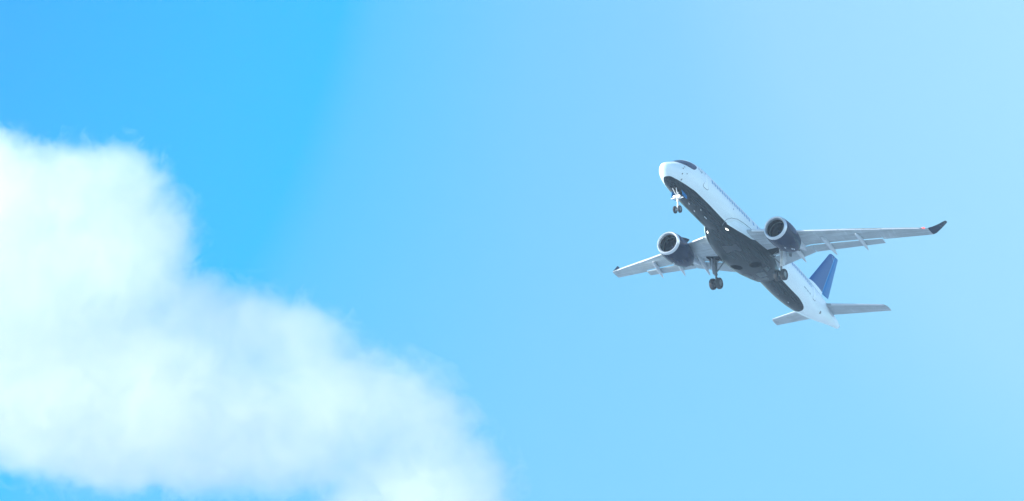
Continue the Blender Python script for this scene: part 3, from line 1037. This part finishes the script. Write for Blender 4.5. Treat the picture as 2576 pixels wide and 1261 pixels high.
def build_main_gear(s):
    A = Vector((18.88, s * 3.43, -3.64))
    T = Vector((18.55, s * 3.52, -1.25))
    bm = bmesh.new()
    tube(bm, [T, T.lerp(A, 0.62)], [0.15, 0.135], 18)
    tube(bm, [T.lerp(A, 0.60), T.lerp(A, 0.64)], 0.175, 18)
    tube(bm, [T.lerp(A, 0.62), A], [0.085, 0.085], 16, mat=1)
    tube(bm, [A + Vector((0, -.42, 0)), A + Vector((0, .42, 0))], 0.075, 14)
    # torque links
    k0, k1 = T.lerp(A, 0.62), A
    el = T.lerp(A, 0.80) + Vector((.36, 0, .02))
    tube(bm, [k0 + Vector((.1, 0, 0)), el], [.05, .035], 10)
    tube(bm, [el, k1 + Vector((.06, 0, .06))], [.035, .05], 10)
    # trunnion and drag stays
    tube(bm, [T + Vector((-.55, 0, .12)), T + Vector((.5, 0, .12))], 0.10, 12)
    tube(bm, [T + Vector((-.5, -s*.05, .05)), T.lerp(A, .5)], [.06, .05], 10)
    tube(bm, [T + Vector((.1, s*.30, .1)), T.lerp(A, .45)], [.05, .05], 10)
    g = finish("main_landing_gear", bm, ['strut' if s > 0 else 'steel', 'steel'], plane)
    bm = bmesh.new()
    mid = Vector((18.35, s * 2.55, -1.75))
    tube(bm, [T.lerp(A, .56), mid], [.06, .07], 12)
    tube(bm, [mid, Vector((18.15, s * 1.95, -1.55))], [.07, .06], 12)
    tube(bm, [mid, T + Vector((-.1, -s * .3, .1))], [.03, .03], 8)
    finish("side_brace", bm, 'steel', g)
    for q in (-1, 1):
        wheel(g, A + Vector((0, q * 0.335, 0)), 0.555, 0.41, q)
    # leg door, carried on the outboard side of the strut
    bm = bmesh.new()
    o = s * 0.30
    slab(bm, [Vector((18.12, s*3.52 + o, -1.12)), Vector((18.98, s*3.52 + o, -1.12)), Vector((19.04, s*3.50 + o, -2.1)), Vector((18.92, s*3.46 + o*.8, -2.65)), Vector((18.55, s*3.46 + o*.8, -2.70)), Vector((18.28, s*3.48 + o, -2.1))], Vector((0, .05, 0)))
    tube(bm, [Vector((18.6, s*3.5, -1.8)), Vector((18.6, s*3.5 + o, -1.8))], .03, 8)
    finish("gear_door", bm, 'canoe', g, smooth=False)
    # small hinged door at the flap
    bm = bmesh.new()
    slab(bm, [Vector((18.5, s*4.25, -1.02)), Vector((19.2, s*4.2, -1.05)), Vector((19.35, s*4.15, -1.62)), Vector((18.85, s*4.15, -1.72))], Vector((0, .04, 0)))
    finish("gear_door", bm, 'steel', g, smooth=False)
build_main_gear(1); build_main_gear(-1)

def build_nose_gear():
    A = Vector((3.65, 0, -3.655)); T = Vector((3.35, 0, -1.75))
    bm = bmesh.new()
    tube(bm, [T, T.lerp(A, .58)], [.105, .10], 16)
    tube(bm, [T.lerp(A, .56), T.lerp(A, .60)], .125, 16)
    tube(bm, [T.lerp(A, .58), A], [.06, .06], 14)
    tube(bm, [A + Vector((0, -.28, 0)), A + Vector((0, .28, 0))], .055, 12)
    el = T.lerp(A, .80) + Vector((.26, 0, .03))
    tube(bm, [T.lerp(A, .60) + Vector((.08, 0, 0)), el], [.04, .03], 8)
    tube(bm, [el, A + Vector((.05, 0, .05))], [.03, .04], 8)
    tube(bm, [Vector((2.5, .22, -1.8)), T.lerp(A, .42)], [.045, .04], 8)
    tube(bm, [Vector((2.5, -.22, -1.8)), T.lerp(A, .42)], [.045, .04], 8)
    tube(bm, [T.lerp(A, .34) + Vector((-.02, -.24, 0)), T.lerp(A, .34) + Vector((-.02, .24, 0))], .05, 8)
    g = finish("nose_landing_gear", bm, 'strut', plane)
    for q in (-1, 1):
        wheel(g, A + Vector((0, q * 0.245, 0)), 0.35, 0.21, q)
    # steering collar and the bar that carries the taxi lamps
    bm = bmesh.new()
    c = Vector((3.42, 0, -2.60))
    tube(bm, [c + Vector((-.06, -.64, -.02)), c + Vector((-.06, -.3, 0)), c + Vector((-.06, .3, 0)), c + Vector((-.06, .64, -.02))], [.045, .06, .06, .045], 10)
    box(bm, c + Vector((-.02, 0, .07)), .12, .36, .13)
    for y in (-.24, 0.24):
        lathe(bm, c + Vector((-.10, y, .10)), Vector((-1, 0, -.08)), [(0,.10),(.10,.135),(.12,.135),(.125,.12)], 20)
        lathe(bm, c + Vector((-.10, y, .10)), Vector((-1, 0, -.08)), [(.122,.118),(.135,.004)], 20, mat=1)
    finish("taxi_light_bar", bm, ['strut', 'lamp'], g)
    # dark skin patch for the shade in the bay, and the bay doors
    bm = bmesh.new()
    surf_patch(bm, 3.25, math.pi, round_rect(1.15, .46, .08, 3), 0.012, 8)
    finish("nose_gear_bay_shade", bm, 'black', g)
    for q in (-1, 1):
        bm = bmesh.new()
        slab(bm, [Vector((3.15, q*.50, -1.93)), Vector((4.22, q*.50, -1.98)), Vector((4.20, q*.60, -2.38)), Vector((3.75, q*.62, -2.48)), Vector((3.3, q*.60, -2.36))], Vector((0, .03, 0)))
        finish("gear_door", bm, 'rudder', g, smooth=False)  # bright blue stands for sky reflected in dark gloss paint
build_nose_gear()

# blade aerials and drain masts along the keel
for x, y, h, c in ((5.5, 0.05, .16, 'strut'), (7.0, -.14, .16, 'canoe'), (7.15, .45, .07, 'strut'), (25.2, -.05, .14, 'steel'), (27.2, .1, .10, 'canoe')):
    bm = bmesh.new()
    z = f_bot(x) + 0.03 + 0.12 * abs(y)
    slab(bm, [Vector((x, y, z)), Vector((x + .26, y, z)), Vector((x + .26, y, z - h)), Vector((x + .17, y, z - h))], Vector((0, .04, 0)))
    finish("aerial", bm, c, plane, smooth=False)
bm = bmesh.new()
slab(bm, [Vector((8.5, .22, -1.97)), Vector((9.1, .22, -1.97)), Vector((9.05, .22, -2.05)), Vector((8.65, .22, -2.05))], Vector((0, .05, 0)))
finish("aerial", bm, 'canoe', plane, smooth=False)
